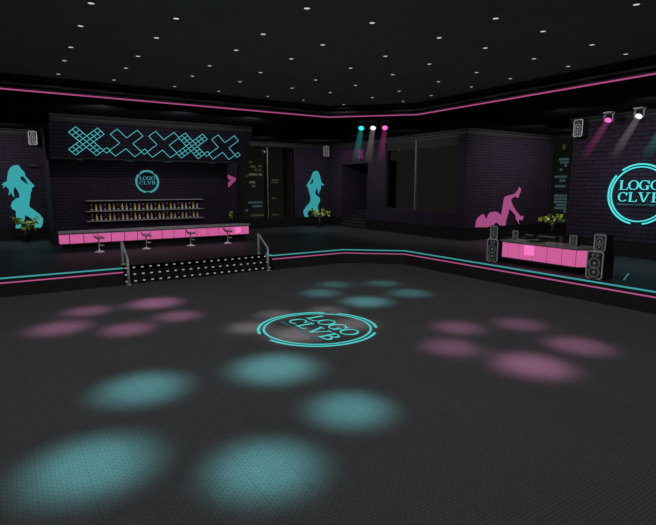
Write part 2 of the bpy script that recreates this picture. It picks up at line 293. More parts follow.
# ================================================================ CITY OUTSIDE
struct('ground', MB().box(-60, 37, -30.2, 160, 160, -30).box(32, -60, -30.2, 160, 37, -30), M['black'])
def tower(label, x0, y0, x1, y1, z1, wins):
    t = thing('office_tower', label, 'building', ((x0+x1)/2, (y0+y1)/2, -30))
    cx, cy = (x0+x1)/2, (y0+y1)/2
    MB().box(x0-cx, y0-cy, 0, x1-cx, y1-cy, z1+30).build('tower_wall', M['tower'], t)
    MB().box(x0-cx+.8, y0-cy+.8, z1+30, x1-cx-.8, y1-cy-.8, z1+31.2).build('roof_plant', M['tower'], t)
    for (axis, a, b, z, c, h) in wins:
        lo, hi = min(a,b), max(a,b)
        mb = MB(); n = max(1, int(round((hi-lo)/.35))); s = (hi-lo)/n
        for k in range(n):
            if axis == 'x': mb.box(lo-cx+s*k+.04, y0-cy-.05, z+30-h/2, lo-cx+s*(k+1)-.04, y0-cy+.05, z+30+h/2)
            else: mb.box(x0-cx-.05, lo-cy+s*k+.04, z+30-h/2, x0-cx+.05, lo-cy+s*(k+1)-.04, z+30+h/2)
        mb.build('lit_window', M['win_'+c], t)
L = [(26.5,26.9,7.0,'y'),(26.6,27.4,6.4,'y'),(27.8,28.3,6.5,'y'),(27.2,27.6,6.0,'y'),(27.8,28.2,6.0,'y'),(26.4,27.6,5.4,'w'),(27.8,28.3,5.4,'w'),(26.4,27.3,4.4,'w'),(26.8,27.3,3.9,'c'),(26.2,28.3,1.8,'c'),(26.8,28.2,1.3,'c'),(26.1,26.3,5.2,'y'),(25.8,26.2,.8,'c'),(26.6,28.4,.1,'y')]
tower('dark tower with lit windows seen through the left part of the back window', 25.6, 60, 28.6, 68, 8.6, [('x',a,b,z,c,.22) for a,b,z,c in L])
tower('narrower dark tower just right of the back window mullion', 29.4, 60, 31.4, 67, 12.5, [('x',29.6,30.7,4.7,'y',.14),('x',29.6,30.6,4.4,'y',.14),('x',29.6,30.3,2.3,'y',.18),('x',29.6,30.7,.1,'y',.14)])
tower('dark unlit tower at the right edge of the back window', 32.2, 58, 34.6, 66, 14, [('x',32.6,33.2,3.0,'y',.1)])
tower('low dark tower partly hidden by the bar wall corner', 23.0, 62, 25.3, 70, 7, [('x',25.0,25.25,5.9,'y',.15),('x',24.7,25.0,4.0,'y',.15)])
Rw = [(38.0,37.6,9.0,'y'),(38.0,37.6,8.7,'y'),(38.4,37.0,7.3,'c'),(38.2,37.0,6.9,'c'),(37.6,37.2,6.5,'c'),(38.2,37.8,6.0,'c'),(38.8,37.1,5.1,'c'),(38.1,37.3,4.6,'c'),(38.7,37.2,3.9,'c'),(38.7,36.9,2.7,'c'),(38.7,36.9,2.3,'c'),(38.7,36.9,1.9,'c'),(38.3,36.9,1.5,'c'),(38.6,36.9,1.1,'c'),(37.3,36.9,.7,'c'),(38.2,36.9,-.5,'c')]
tower('tower with rows of cool lit windows behind the pink lit booth', 60, 35.8, 66, 39.2, 10.5, [('y',a,b,z,c,.26) for a,b,z,c in Rw])
# ================================================================ STEPS AND HANDRAILS
st = thing('steps', 'three black steps with rows of white dot lights up to the stage', 'steps', (7.05, 21.4, 0))
for k in range(3):
    y = 21.1+.3*k; z0, z1 = .2333*k, .2333*(k+1)
    MB().box(3.68-7.05, y-21.4, 0, 10.42-7.05, (y+.3 if k < 2 else 21.7)-21.4, z1-.03).build('riser', M['stepm'], st)
    MB().box(3.68-7.05, y-.02-21.4, z1-.03, 10.42-7.05, (y+.3 if k < 2 else 21.72)-21.4, z1+.001*(k==2)).build('tread', M['stepm'], st)
    for i in range(20):
        x = 3.80+.338*i+.04*k-7.05
        MB().box(x-.05, y-21.4-.012, z0+.09, x+.05, y-21.4+.01, z0+.14).build('step_light', M['led'], st)
def handrail(x, label):
    h = thing('handrail', label, 'handrail', (x, 21.4, 0))
    for y, z0, z1 in ((-.47, 0, 1.05), (.55, .7, 1.66)):
        MB().lathe([(.05,z0),(.05,z1)], 12, ctr=(0,y,0)).build('post', M['steel'], h, True)
        MB().lathe([(.09,z0),(.09,z0+.03),(.04,z0+.05)], 16, ctr=(0,y,0)).build('base_flange', M['steel'], h)
    MB().tube([(0,-.47,1.03),(0,-.45,1.09),(0,-.38,1.14),(0,.48,1.65),(0,.53,1.67),(0,.56,1.64)], .042).build('rail', M['steel'], h, True)
    MB().lathe([(.0,-.06),(.045,-.05),(.055,0),(.045,.05),(0,.06)], 12, ctr=(0,-.46,1.06)).build('joint', M['chrome'], h, True)
handrail(3.84, 'slim steel handrail at the left end of the lit steps')
handrail(10.08, 'slim steel handrail at the right end of the lit steps')
# ================================================================ BAR
bar = thing('bar_counter', 'long bar counter with glowing pink front panels and grey top', 'bar counter', (7.0, 27.8, ZF))
MB().box(-5.08,-.35,.94,5.08,.25,1.04,.01).build('worktop', M['counter'], bar)
MB().box(-5.05,-.32,.88,5.05,.22,.94).build('worktop_edge', M['counter_edge'], bar)
MB().box(-4.95,-.22,.42,4.97,.2,.88).build('carcass', M['black'], bar)
MB().box(-4.9,-.12,0,4.9,.18,.42).build('plinth', M['black'], bar)
MB().box(-5.02,-.3,.38,5.02,.22,.425).build('lower_ledge', M['riser'], bar)
xs = [1.97]+[2.4+.645*k for k in range(15)]+[12.03]
for a, b in zip(xs, xs[1:]):
    MB().box(a-7+.018,-.3,.43,b-7-.018,-.25,.875,.006).build('glow_panel', M['panel'], bar)
MB().box(11.15-7,-.308,.5,11.5-7,-.3,.86).build('painted_highlight', M['panel_highlight'], bar)  # reflected highlight on the bar front, painted as a brighter glowing patch
MB().box(-5.03,-.3,.43,-5.0,.2,.875).build('end_panel', M['panel'], bar)
def make_stool(label):
    s = thing('bar_stool', label, 'bar stool', (0,0,ZF), 0, 'bar stools in front of the pink bar')
    MB().lathe([(.235,0),(.24,.012),(.2,.03),(.1,.06),(.04,.1),(.03,.13)], 24).build('base', M['white'], s, True)
    MB().lathe([(.024,.1),(.024,.36),(.034,.37),(.034,.62),(.05,.66)], 12).build('pole', M['chrome'], s, True)
    MB().tube([(.03,0,.33),(.1,-.1,.33),(.2,-.1,.33),(.24,0,.33),(.2,.1,.33),(.1,.1,.33),(.03,0,.331)], .014).build('footrest', M['chrome'], s, True)
    t = bmesh.new(); P = [(-.25,.93,.10),(-.25,.87,.17),(-.21,.79,.2),(-.12,.74,.22),(0,.72,.23),(.12,.72,.22),(.21,.72,.17),(.26,.69,.09)]
    top, bot = [], []
    for x, z, w in P:
        top.append([t.verts.new((x, w*q, z+.03+.02*abs(q)**2)) for q in (-1,-.6,0,.6,1)]); bot.append([t.verts.new((x+(.03 if x<-.15 else 0), w*q*.98, z-.07+.05*abs(q)**2)) for q in (-1,-.6,0,.6,1)])
    for k in range(len(P)-1):
        for j in range(4):
            t.faces.new([top[k][j],top[k][j+1],top[k+1][j+1],top[k+1][j]]); t.faces.new([bot[k][j],bot[k+1][j],bot[k+1][j+1],bot[k][j+1]])
        t.faces.new([top[k][0],top[k+1][0],bot[k+1][0],bot[k][0]]); t.faces.new([top[k][4],bot[k][4],bot[k+1][4],top[k+1][4]])
    t.faces.new(top[0]+bot[0][::-1]); t.faces.new(top[-1]+bot[-1][::-1])
    bmesh.ops.recalc_face_normals(t, faces=t.faces); m = MB(); m.merge(t); m.build('seat', M['seat'], s, True)
    return s
SL = ['bar stool nearest the left end of the pink bar', 'second bar stool from the left, behind the left part of the steps', 'third bar stool from the left along the pink bar', 'bar stool nearest the right end of the pink bar by the bright panel']
s0 = make_stool(SL[0])
for i, x in enumerate((3.63, 5.91, 8.28, 10.43)):
    s = s0 if i == 0 else copy_tree(s0); s.location = (x, 26.85+.05*(i>1), ZF); s['label'] = SL[i]
# shelves and bottles
for z, nm in ((3.17, 'top grey wall shelf behind the bar, carrying nothing'), (2.58, 'middle grey wall shelf behind the bar with a row of bottles'), (2.02, 'lowest grey wall shelf behind the bar with a row of bottles')):
    s = thing('wall_shelf', nm, 'shelf', (6.95, 30.66, z), 0, 'wall shelves behind the bar')
    MB().box(-3.35,-.19,-.05,3.35,.19,0,.006).build('board', M['shelf'], s)
    for x in (-3, -1, 1, 3): MB().box(x-.02,-.1,-.14,x+.02,.19,-.05).build('bracket', M['crown'], s)
def make_bottle(kind):
    b = thing('bottle', '', 'bottle')
    body = {'dark': 'b_dark', 'lime': 'b_green', 'pink': 'b_pink'}[kind]
    MB().lathe([(.0,.004),(.05,0),(.055,.015),(.055,.2),(.045,.245),(.022,.285),(.018,.3)], 14).build('glass_body', M[body], b, True)
    MB().lathe([(.019,.29),(.021,.3),(.021,.385),(.0,.39)], 12).build('foil_cap', M['foil' if kind != 'lime' else 'b_green'], b, True)
    lo, hi = (.02,.1) if kind == 'dark' else (.02,.11)
    MB().lathe([(.0565,lo),(.0565,hi)], 14).build('paper_label', M['lab' if kind == 'dark' else 'lab_w'], b, True)
    return b
protos = {}
for row, z in (('middle', 2.58), ('lowest', 2.02)):
    cnt = {}
    for i in range(27):
        k = ('dark', 'lime', 'pink')[i % 3]
        if k not in protos: b = protos[k] = make_bottle(k)
        else: b = copy_tree(protos[k])
        b.location = (3.9+.2315*i, 30.62, z)
        cnt[k] = cnt.get(k, 0)+1
        look = {'dark': 'dark bottle with cream label', 'lime': 'lime green bottle', 'pink': 'pink bottle'}[k]
        b['label'] = '%s %s from the left on the %s bar shelf' % (ORD[cnt[k]-1], look, row); b['group'] = 'bottles on the %s bar shelf' % row
# ================================================================ LOGO SIGNS
def ring_sector(mb, r0, r1, a0, a1, t=.03, n=48):
    n = max(4, int(n*abs(a1-a0)/360)); A = [math.radians(a0+(a1-a0)*k/n) for k in range(n+1)]
    for k in range(n):
        a, b = A[k], A[k+1]
        mb.prism([(r0*math.cos(a),r0*math.sin(a)),(r1*math.cos(a),r1*math.sin(a)),(r1*math.cos(b),r1*math.sin(b)),(r0*math.cos(b),r0*math.sin(b))], 0, t)
def letter(mb, ch, x, y, w, h, t):
    s, th = .165*h, .06*h
    q = lambda pts: mb.prism([(x+a*w, y+b*h) for a, b in pts], 0, t)
    def oval(cx, cy, rx, ry, a0, a1, thick, thin, n=22):
        P = []
        for k in range(n+1):
            a = math.radians(a0+(a1-a0)*k/n); wd = thin+(thick-thin)*abs(math.cos(a))**2
            P.append(((cx+rx*math.cos(a), cy+ry*math.sin(a)), (cx+(rx-wd)*math.cos(a), cy+(ry-min(wd,thin*1.3))*math.sin(a))))
        for (a, b), (c, d) in zip(P, P[1:]): mb.prism([a, c, d, b], 0, t)
    sw, tw = s/w, th/h
    if ch == 'L': q([(.12,0),(.12+sw,0),(.12+sw,1),(.12,1)]); q([(0,0),(.95,0),(.95,tw),(0,tw)]); q([(.9,0),(.97,0),(1.,.26),(.95,.26)]); q([(0,1-tw),(.12+sw+.1,1-tw),(.12+sw+.1,1),(0,1)])
    if ch == 'O': oval(x+w/2, y+h/2, w/2, h/2, 0, 360, s, th)
    if ch == 'C': oval(x+w/2, y+h/2, w/2, h/2, 42, 318, s, th); q([(.85,.66),(.93,.66),(.93,.98),(.88,.98)])
    if ch == 'G': oval(x+w/2, y+h/2, w/2, h/2, 42, 325, s, th); q([(.72,0.02),(.72+sw,.02),(.72+sw,.45),(.72,.45)]); q([(.6,.45-tw),(1,.45-tw),(1,.45),(.6,.45)]); q([(.85,.66),(.93,.66),(.93,.98),(.88,.98)])
    if ch == 'V': q([(.08,1),(.08+sw*1.1,1),(.5+sw*.55,0),(.5-sw*.25,0)]); q([(.88,1),(.88+tw,1),(.5+sw*.5,0),(.5,0)]); q([(0,1-tw),(.4,1-tw),(.4,1),(0,1)]); q([(.72,1-tw),(1.05,1-tw),(1.05,1),(.72,1)])
    if ch == 'B': q([(.12,0),(.12+sw,0),(.12+sw,1),(.12,1)]); q([(0,0),(.55,0),(.55,tw),(0,tw)]); q([(0,1-tw),(.5,1-tw),(.5,1),(0,1)]); q([(.2,.5-tw/2),(.55,.5-tw/2),(.55,.5+tw/2),(.2,.5+tw/2)]); oval(x+.5*w, y+.755*h, .4*w, .245*h, -90, 90, s, th, 12); oval(x+.52*w, y+.26*h, .48*w, .26*h, -90, 90, s, th, 12)
def logo(name, label, mat, R, m, depth, small=True, ring=.045, rz=0):
    s = thing(name, label, 'logo sign', mat=mat)
    for a0, a1 in ((57,126), (141,259), (281,400)):
        mb = MB(); ring_sector(mb, R*(1-ring), R, a0, a1, depth); mb.build('outer_arc', M[m], s)
    mb = MB(); ring_sector(mb, R*(.905-ring*.8), R*.905, 0, 360, depth, 72); mb.build('inner_ring', M[m], s)
    H = .31*R
    for ch, x, w in (('L',-.63,.27),('O',-.35,.33),('G',-.01,.32),('O',.33,.33)):
        mb = MB(); letter(mb, ch, x*R, .145*R, w*R, H, depth); mb.build('letter', M[m], s)
    for ch, x, w in (('C',-.65,.31),('L',-.31,.26),('V',-.02,.35),('B',.40,.27)):
        mb = MB(); letter(mb, ch, x*R, -.245*R, w*R, H, depth); mb.build('letter', M[m], s)
    if small:                                              # the line of tiny unreadable lettering under the name
        random.seed(3)
        for x, xe in ((-.66, -.14), (-.07, .64)):
            mb = MB()
            while x < xe:
                mb.box(x*R, -.37*R, 0, (x+.012)*R, -.31*R, depth*.6); mb.box(x*R, -.37*R if random.random()<.5 else -.32*R, 0, (x+.04)*R, (-.36 if random.random()<.5 else -.31)*R+.01*R, depth*.5)
                x += .062
            mb.build('small_lettering', M['neon_small'], s)
    return s
logo('neon_logo_sign', 'large bright teal round neon logo on the brick wall behind the booth', frame((24.08,11.37,3.6), (0,-1,0), (0,0,1)), 1.385, 'neon_big', .05, ring=.05)
logo('neon_logo_sign', 'small dim teal round neon logo above the bottle shelves', frame((7.03,30.78,4.22), (1,0,0), (0,0,1)), .68, 'neon_b', .04, small=False, ring=.09)
logo('floor_logo', 'teal round logo inlaid in the middle of the dance floor', frame((7.1,11.6,.001), (0,-1,0), (1,0,0)), 1.71, 'neon_f', .008)
# ================================================================ NEON CROSSES
def strokes(mb, segs, r, z=.05):
    for pts, closed in segs: mb.tube([(a,b,z) for a,b in pts], r, 6, closed)
def cross_outline(S, a): return [(a,S),(S/2,S/2+a),(S-a,S),(S,S-a),(S/2+a,S/2),(S,a),(S-a,0),(S/2,S/2-a),(a,0),(0,a),(S/2-a,S/2),(0,S-a)]
def cross(parent, S, a, filled, r, m):
    mb = MB(); P = cross_outline(S, a)
    for i in range(12): strokes(mb, [([P[i], P[(i+1)%12]], False)], r)
    mb.build('outline_tube', M[m], parent)
    if filled:                                               # square lattice, five cells by five, turned by 45 degrees
        mb = MB(); e = a/2; c = S/2
        for k in range(-3, 4):
            n = 4 if abs(k) < 1 else 1                       # the rows k = -1, 1 are part of the outline beyond the centre
            n = 4 if k == 0 else 1
            strokes(mb, [([(c+(-n+k)*e, c+(-n-k)*e), (c+(n+k)*e, c+(n-k)*e)], False), ([(c+(-n+k)*e, c+(n+k)*e), (c+(n+k)*e, c+(-n+k)*e)], False)], r)
        mb.build('lattice_tubes', M[m], parent)
FO = lambda x: frame((x, 27.94, 5.34+.185), (1,0,0), (0,-.588,.809))
names = {2.69: ('leftmost teal neon cross above the bar, filled with lattice', 1), 4.54: ('teal neon outline cross next to the leftmost lattice cross', 0), 6.40: ('teal neon outline cross in the middle of the row above the bar', 0), 7.95: ('right-hand lattice-filled teal neon cross above the bar', 1), 9.78: ('rightmost teal neon outline cross above the bar', 0)}
for x, (lb, f) in names.items():
    t = thing('neon_cross', lb, 'neon sign', group='neon crosses on the bar fascia', mat=FO(x)); cross(t, 1.58, .316, f, .017, 'neon_x')
    if x != 6.40:
        d = MB(); c = 1.58+.15
        for p0, p1 in (((c-.17,.33),(c,.5)),((c,.5),(c+.17,.33)),((c+.17,.33),(c,.16)),((c,.16),(c-.17,.33))): strokes(d, [([p0,p1], False)], .017)
        d.build('link_diamond', M['neon_x'], t)
for i, (y, f, m, lb) in enumerate(((33.35,1,'mag1','faint magenta dotted cross, left of three above the stair recess'), (32.62,1,'mag1','faint magenta dotted cross, middle of three above the stair recess'), (31.9,0,'mag1','faint magenta dotted cross beside the solid magenta cross'))):
    t = thing('neon_cross', lb, 'neon sign', group='magenta crosses on the right wall', mat=frame((22.9,y,6.0), (0,-1,0), (0,0,1)))
    mb = MB(); P = cross_outline(.66,.16)
    for k in range(12):
        q = Vector(P[k]).lerp(Vector(P[(k+1)%12]), .5)
        for c in (P[k], q): mb.box(c[0]-.03, c[1]-.03, 0, c[0]+.03, c[1]+.03, .03)
    mb.build('dot_tubes', M[m], t)
t = thing('neon_cross', 'solid magenta cross above the stair recess under the teal beam', 'neon sign', group='magenta crosses on the right wall', mat=frame((22.9,31.35,5.95), (0,-1,0), (0,0,1)))
mb = MB(); S=.8; a=.2; mb.prism([(a,S),(0,S-a),(S-a,0),(S,a)], 0, .03); mb.prism([(S-a,S),(S,S-a),(a,0),(0,a)], .001, .031); mb.build('solid_cross', M['mag2'], t)
# ================================================================ SILHOUETTES
def silhouette(name, label, pts, holes, mat, m, part='figure', depth=.04):
    t = thing(name, label, 'silhouette sign', mat=mat); inv = mat.inverted()
    cu = bpy.data.curves.new('c', 'CURVE'); cu.dimensions = '2D'; cu.fill_mode = 'BOTH'; cu.extrude = depth/2
    for poly in [pts]+holes:
        sp = cu.splines.new('POLY'); sp.points.add(len(poly)-1); sp.use_cyclic_u = True
        for p, (x, z) in zip(sp.points, poly): p.co = (x, z, 0, 1)
    o = bpy.data.objects.new('c', cu); C.objects.link(o)
    bpy.context.view_layer.update()
    me = bpy.data.meshes.new_from_object(o.evaluated_get(bpy.context.evaluated_depsgraph_get()))
    bpy.data.objects.remove(o); me.name = part; me.materials.clear(); me.materials.append(M[m])
    f = bpy.data.objects.new(part, me); C.objects.link(f); f.parent = t; return t
def rel(p, x, z): return [(a-x, b-z) for a, b in p]
silhouette('silhouette_sign', 'teal glowing silhouette of a long-haired dancer on the far left wall', rel(FIG_L,.7,1.4), [rel(FIG_LH,.7,1.4)], frame((.7,35.24,1.4), (1,0,0), (0,0,1)), 'sil_t')
silhouette('silhouette_sign', 'teal glowing dancer silhouette right of the back window', rel(FIG_R,21.4,1.4), [rel(FIG_RH,21.4,1.4)], frame((21.3,35.24,1.4), (1,0,0), (0,0,1)), 'sil_t2')
silhouette('silhouette_sign', 'pink silhouette of a reclining figure with raised legs and heels', rel(LEGS,26,1.4), [], frame((25.8,20.45,1.4), (1,0,0), (0,0,1)), 'sil_p')
silhouette('silhouette_sign', 'pink silhouette knee peeking out past the right edge of the bar wall', rel(KNEE,13,3), [], frame((13,35.24,3), (1,0,0), (0,0,1)), 'sil_p2')
# small wall lamps above the two dancers, downlights under the bar fascia
def wall_lamp(label, x, y, z):
    t = thing('wall_lamp', label, 'wall lamp', (x, y, z), 0, 'picture lamps above the dancers')
    MB().box(-.2,-.1,-.03,.2,.0,.03,.01).build('lamp_housing', M['crown2'], t); MB().box(-.03,.0,-.02,.03,.22,.02).build('arm', M['crown'], t)
wall_lamp('thin grey picture lamp above the left dancer', 1.4, 35.13, 5.2)
wall_lamp('thin grey picture lamp above the right dancer', 20.66, 35.13, 5.22)
for i, x in enumerate((3.24, 5.7, 7.74, 10.25)):
    t = thing('strip_lamp', '%s small strip lamp from the left under the bar fascia' % ORD[i], 'strip lamp', (x, 28.6, 5.35), 0, 'strip lamps under the bar fascia')
    MB().box(-.24 if i else -.14,-.06,-.05,.24 if i else .14,.06,0,.01).build('housing', M['crown'], t); MB().box(-.2 if i else -.12,-.045,-.06,.2 if i else .12,.045,-.05).build('diffuser', M['neon_small'], t)
# ================================================================ SPEAKERS
def speaker(label, loc, rz, w, h, d, group, bracket=False, horn=True):
    s = thing('loudspeaker', label, 'loudspeaker', loc, rz, group)
    MB().box(-w/2,-d,0,w/2,0,h,.02).build('cabinet', M['cab'], s)   # front face at local y = -d
    b = .05*w+.012; y0, y1 = -d-.02, -d+.005; mb = MB()
    c = .12*w; O = [(-w/2+c,0),(w/2-c,0),(w/2,c),(w/2,h-c),(w/2-c,h),(-w/2+c,h),(-w/2,h-c),(-w/2,c)]
    I = [(-w/2+c+b*.4,b),(w/2-c-b*.4,b),(w/2-b,c+b*.4),(w/2-b,h-c-b*.4),(w/2-c-b*.4,h-b),(-w/2+c+b*.4,h-b),(-w/2+b,h-c-b*.4),(-w/2+b,c+b*.4)]
    mt = Matrix(((1,0,0,0),(0,0,1,0),(0,1,0,0),(0,0,0,1)))
    for i in range(8): mb.prism([O[i],O[(i+1)%8],I[(i+1)%8],I[i]], y0, y1, mt)
    mb.build('front_rim', M['rim'], s)
    r = w*.36; rot = Matrix.Rotation(PI/2, 4, 'X')
    for z in (.24*h, .56*h):
        wf = MB().lathe([(r,.0),(r,.03),(r*.9,.045),(r*.8,.035),(r*.3,.006),(0,.004)], 24, rot, (0,-d,z)).build('woofer', M['cone'], s, True)
        MB().lathe([(r*1.12,0),(r*1.12,.03),(r*1.02,.042),(r*.92,.03)], 24, rot, (0,-d,z)).build('surround', M['horn'], wf, True)
        MB().lathe([(r*.3,.004),(r*.24,.03),(0,.045)], 16, rot, (0,-d,z)).build('dust_cap', M['cap'], wf, True)
    MB().box(-w*.33,-d-.012,h*.78,w*.33,-d,h*.93,.004).build('horn', M['horn'], s)
    if horn: MB().box(-w*.2,-d-.022,h*.8,-w*.06,-d-.01,h*.91).box(w*.06,-d-.022,h*.8,w*.2,-d-.01,h*.91).build('horn_fins', M['cone'], s)
    if bracket: MB().box(-.04,-d*.6,h,.04,-d*.4,h+bracket).build('bracket', M['crown'], s)
    return s
Rz = -PI/2
speaker('large black loudspeaker standing on the stage right of the pink booth', (18.1, 9.46, ZF), Rz, .6, 1.0, .72, 'large floor speakers')
speaker('small loudspeaker standing on the large speaker right of the booth', (17.92, 9.36, ZF+1.004), Rz, .42, .6, .5, 'small stacked speakers')
speaker('large black loudspeaker standing on the stage left of the pink booth', (18.35, 14.12, ZF), Rz, .58, 1.0, .72, 'large floor speakers')
speaker('small loudspeaker standing on the large speaker left of the booth', (18.15, 14.1, ZF+1.004), Rz, .38, .56, .5, 'small stacked speakers')
speaker('loudspeaker hung under the soffit at the far left wall', (1.62, 35.1, 6.38), -.3, .46, .8, .34, 'hung speakers', .12)
speaker('loudspeaker hung in the back corner right of the window', (22.25, 35.15, 6.36), -.1, .5, .8, .34, 'hung speakers', .14)
speaker('loudspeaker hung on the corner of the wall with the large logo', (23.98, 14.2, 6.34), Rz, .46, .82, .4, 'hung speakers', .14, False)
# ================================================================ DJ BOOTH
dj = thing('booth_counter', 'booth counter with glowing pink front between the stacked speakers', 'dj booth', (18.1, 11.95, ZF))
P0 = [(-.42,1.72),(-.42,-1.6),(-.02,-1.95),(.55,-1.95),(.55,1.72)]
G = lambda k: [(x*(1-k) if False else x+(k if x < 0 else -k), y+(-k if y > 0 else k)) for x, y in P0]
MB().prism(G(-.05), .94, 1.0).build('worktop', M['counter'], dj)
MB().prism(G(-.02), .9, .94).build('worktop_edge', M['counter_edge'], dj)
MB().prism(G(.06), .2, .9).build('carcass', M['black'], dj)
MB().prism(G(.14), 0, .2).build('plinth', M['black'], dj)
MB().prism(G(.0), .2, .27).build('lower_ledge', M['riser'], dj)
ys = [1.72, 1.42, .88, .24, -.4, -1.02, -1.59]
for a, b in zip(ys, ys[1:]): MB().box(-.42, b+.02, .275, -.37, a-.02, .895, .006).build('glow_panel', M['panel'], dj)
MB().prism([(-.42,-1.62),(-.02,-1.95),(.01,-1.92),(-.38,-1.59)], .275, .895).build('glow_panel', M['panel'], dj)
MB().box(-.427,.16,.48,-.42,.62,.885).build('painted_highlight', M['panel_highlight'], dj)  # painted highlight: a reflection on the booth front put in as emission
def on_booth(name, label, cat, x, y, rz=0): return thing(name, label, cat, (18.1+x, 11.95+y, ZF+1.0), rz)
speaker('tiny monitor speaker on the left end of the booth top', (18.4, 13.4, ZF+1.002), Rz, .27, .38, .22, 'monitor speakers on the booth', horn=False)
speaker('tiny monitor speaker on the right end of the booth top', (18.4, 10.78, ZF+1.002), Rz, .3, .4, .24, 'monitor speakers on the booth', horn=False)
for lb, y in (('media player deck with round platter left of the mixer', .95), ('media player deck with round platter right of the mixer', -.4)):
    d = on_booth('media_deck', lb, 'dj deck', .0, y)
    MB().box(-.2,-.24,0,.22,.24,.07,.008).build('deck_body', M['gear2'], d)
    MB().lathe([(.13,.07),(.13,.085),(.12,.09),(0,.09)], 24).build('platter', M['gear'], d, True)
    MB().box(.12,-.16,.07,.2,.16,.1).build('display', M['gear'], d)
    for k in range(3): MB().lathe([(.014,.07),(.014,.09),(0,.09)], 8, ctr=(-.17,-.15+.09*k,0)).build('knob', M['cap'], d)
d = on_booth('mixer', 'small mixer with a tan faceplate between the two decks', 'mixer', -.05, .38)
MB().box(-.16,-.15,0,.2,.15,.09,.006).build('mixer_body', M['gear'], d); MB().box(-.14,-.13,.09,.06,.13,.097).build('faceplate', M['tan'], d)
for k in range(4): MB().lathe([(.013,.09),(.011,.12),(0,.12)], 8, ctr=(.12,-.1+.065*k,0)).build('knob', M['cap'], d)
d = on_booth('effects_box', 'small tan effects box at the right part of the booth top', 'effects box', -.05, -.82)
MB().box(-.12,-.12,0,.14,.12,.06,.006).build('box_body', M['tan'], d); MB().lathe([(.03,.06),(.03,.08),(0,.08)], 10).build('knob', M['gear'], d)
for lb, y, w, cnt in (('black rack unit with a lit display strip behind the left deck', .95, .46, 8), ('longer black rack unit with a lit display strip behind the mixer', .12, .82, 13)):
    d = on_booth('rack_unit', lb, 'rack unit', .42, y)
    MB().box(-.1,-w/2,0,.1,w/2,.27,.01).build('rack_case', M['gear'], d)
    mb = MB(); s = (w-.08)/cnt
    for k in range(cnt): mb.box(-.105,-w/2+.04+s*k+.008,.215+.006*(k%2),-.1,-w/2+.04+s*(k+1)-.008,.24)
    mb.build('display_strip', M['lcd'], d)
# ================================================================ PLANTS
def plant(label, x, y, seed, sc=1.):
    random.seed(seed); p = thing('potted_plant', label, 'potted plant', (x, y, ZF), 0, 'potted plants along the walls')
    MB().lathe([(.0,0),(.2,0),(.27,.38),(.3,.4),(.3,.47),(.26,.47),(.24,.42),(0,.42)], 20).build('pot', M['pot'], p)
    mb = MB(); tips = []
    for k in range(9):
        a = 2*PI*k/9+random.uniform(-.25,.25); r = random.uniform(.4,.78)*sc; z = random.uniform(.98,1.5)
        tips.append((r*math.cos(a), r*math.sin(a)*.75, z))
        mb.tube([(.02*math.cos(a),.02*math.sin(a),.4),(.06*math.cos(a),.05*math.sin(a),.75),(tips[-1][0]*.5,tips[-1][1]*.5,z-.15),(tips[-1][0],tips[-1][1],z)], [.028,.024,.014,.008], 6)
    mb.build('trunk', M['trunk'], p, True)
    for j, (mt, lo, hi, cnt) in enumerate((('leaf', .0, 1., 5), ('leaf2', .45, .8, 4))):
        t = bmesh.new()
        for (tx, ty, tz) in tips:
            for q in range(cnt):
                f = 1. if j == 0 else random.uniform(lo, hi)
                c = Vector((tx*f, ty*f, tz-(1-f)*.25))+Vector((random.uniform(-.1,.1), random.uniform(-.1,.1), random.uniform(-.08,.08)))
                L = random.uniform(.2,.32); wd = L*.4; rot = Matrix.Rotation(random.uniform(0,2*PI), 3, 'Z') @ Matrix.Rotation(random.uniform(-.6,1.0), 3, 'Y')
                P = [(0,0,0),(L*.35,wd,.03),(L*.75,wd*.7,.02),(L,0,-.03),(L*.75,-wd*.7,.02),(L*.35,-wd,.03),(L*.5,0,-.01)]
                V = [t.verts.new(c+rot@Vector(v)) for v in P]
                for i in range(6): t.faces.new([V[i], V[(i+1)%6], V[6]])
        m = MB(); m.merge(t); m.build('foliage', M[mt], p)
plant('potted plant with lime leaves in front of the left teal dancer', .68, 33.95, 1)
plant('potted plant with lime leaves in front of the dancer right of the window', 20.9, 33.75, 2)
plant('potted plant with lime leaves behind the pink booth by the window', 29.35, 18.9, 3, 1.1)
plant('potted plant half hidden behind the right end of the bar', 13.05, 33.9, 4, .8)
# ================================================================ CEILING DOWNLIGHTS
H = ZC-4.0; XS = sorted([H*(.4757+1.04576*k) for k in range(4)]+[H*(.4757+.46844+1.04576*k) for k in range(4)])
YS = sorted([H*(1.5422+1.04576*k) for k in range(-1,4)]+[H*(1.5422+.57698+1.04576*k) for k in range(-1,4)])
inside = lambda x, y: x+y < 34.2 and y < 20.8
proto = None; rows = [y for y in YS if y > 5][::-1]
names_row = ['farthest row', 'second farthest row', 'third farthest row', 'fourth farthest row', 'fourth nearest row', 'third nearest row', 'second nearest row', 'nearest row']
def in_view(x, y):
    f = x*.5408+y*.8412; u = x*.8412-y*.5408; z = H; dep = f*.988-z*.1544; v = f*.1544+z*.988
    return abs(493.35*u/dep) < 332 and 493.35*v/dep < 264 and dep > 0
for r, y in enumerate(rows):
    vis = [x for x in XS if inside(x, y) and in_view(x, y)]
    for k, x in enumerate(vis):
        if proto is None:
            d = proto = thing('downlight', '', 'downlight')
            MB().lathe([(.09,0),(.09,-.015),(.07,-.02),(.066,-.004)], 20).build('trim_ring', M['mull'], d, True)
            MB().lathe([(0,-.014),(.066,-.014),(.066,-.004)], 20).build('lens', M['down'], d)
        else: d = copy_tree(proto)
        d.location = (x, y, ZC); d['group'] = 'ceiling downlights'
        d['label'] = 'small round ceiling downlight, %s from the left in the %s' % (ORD[k], names_row[r])
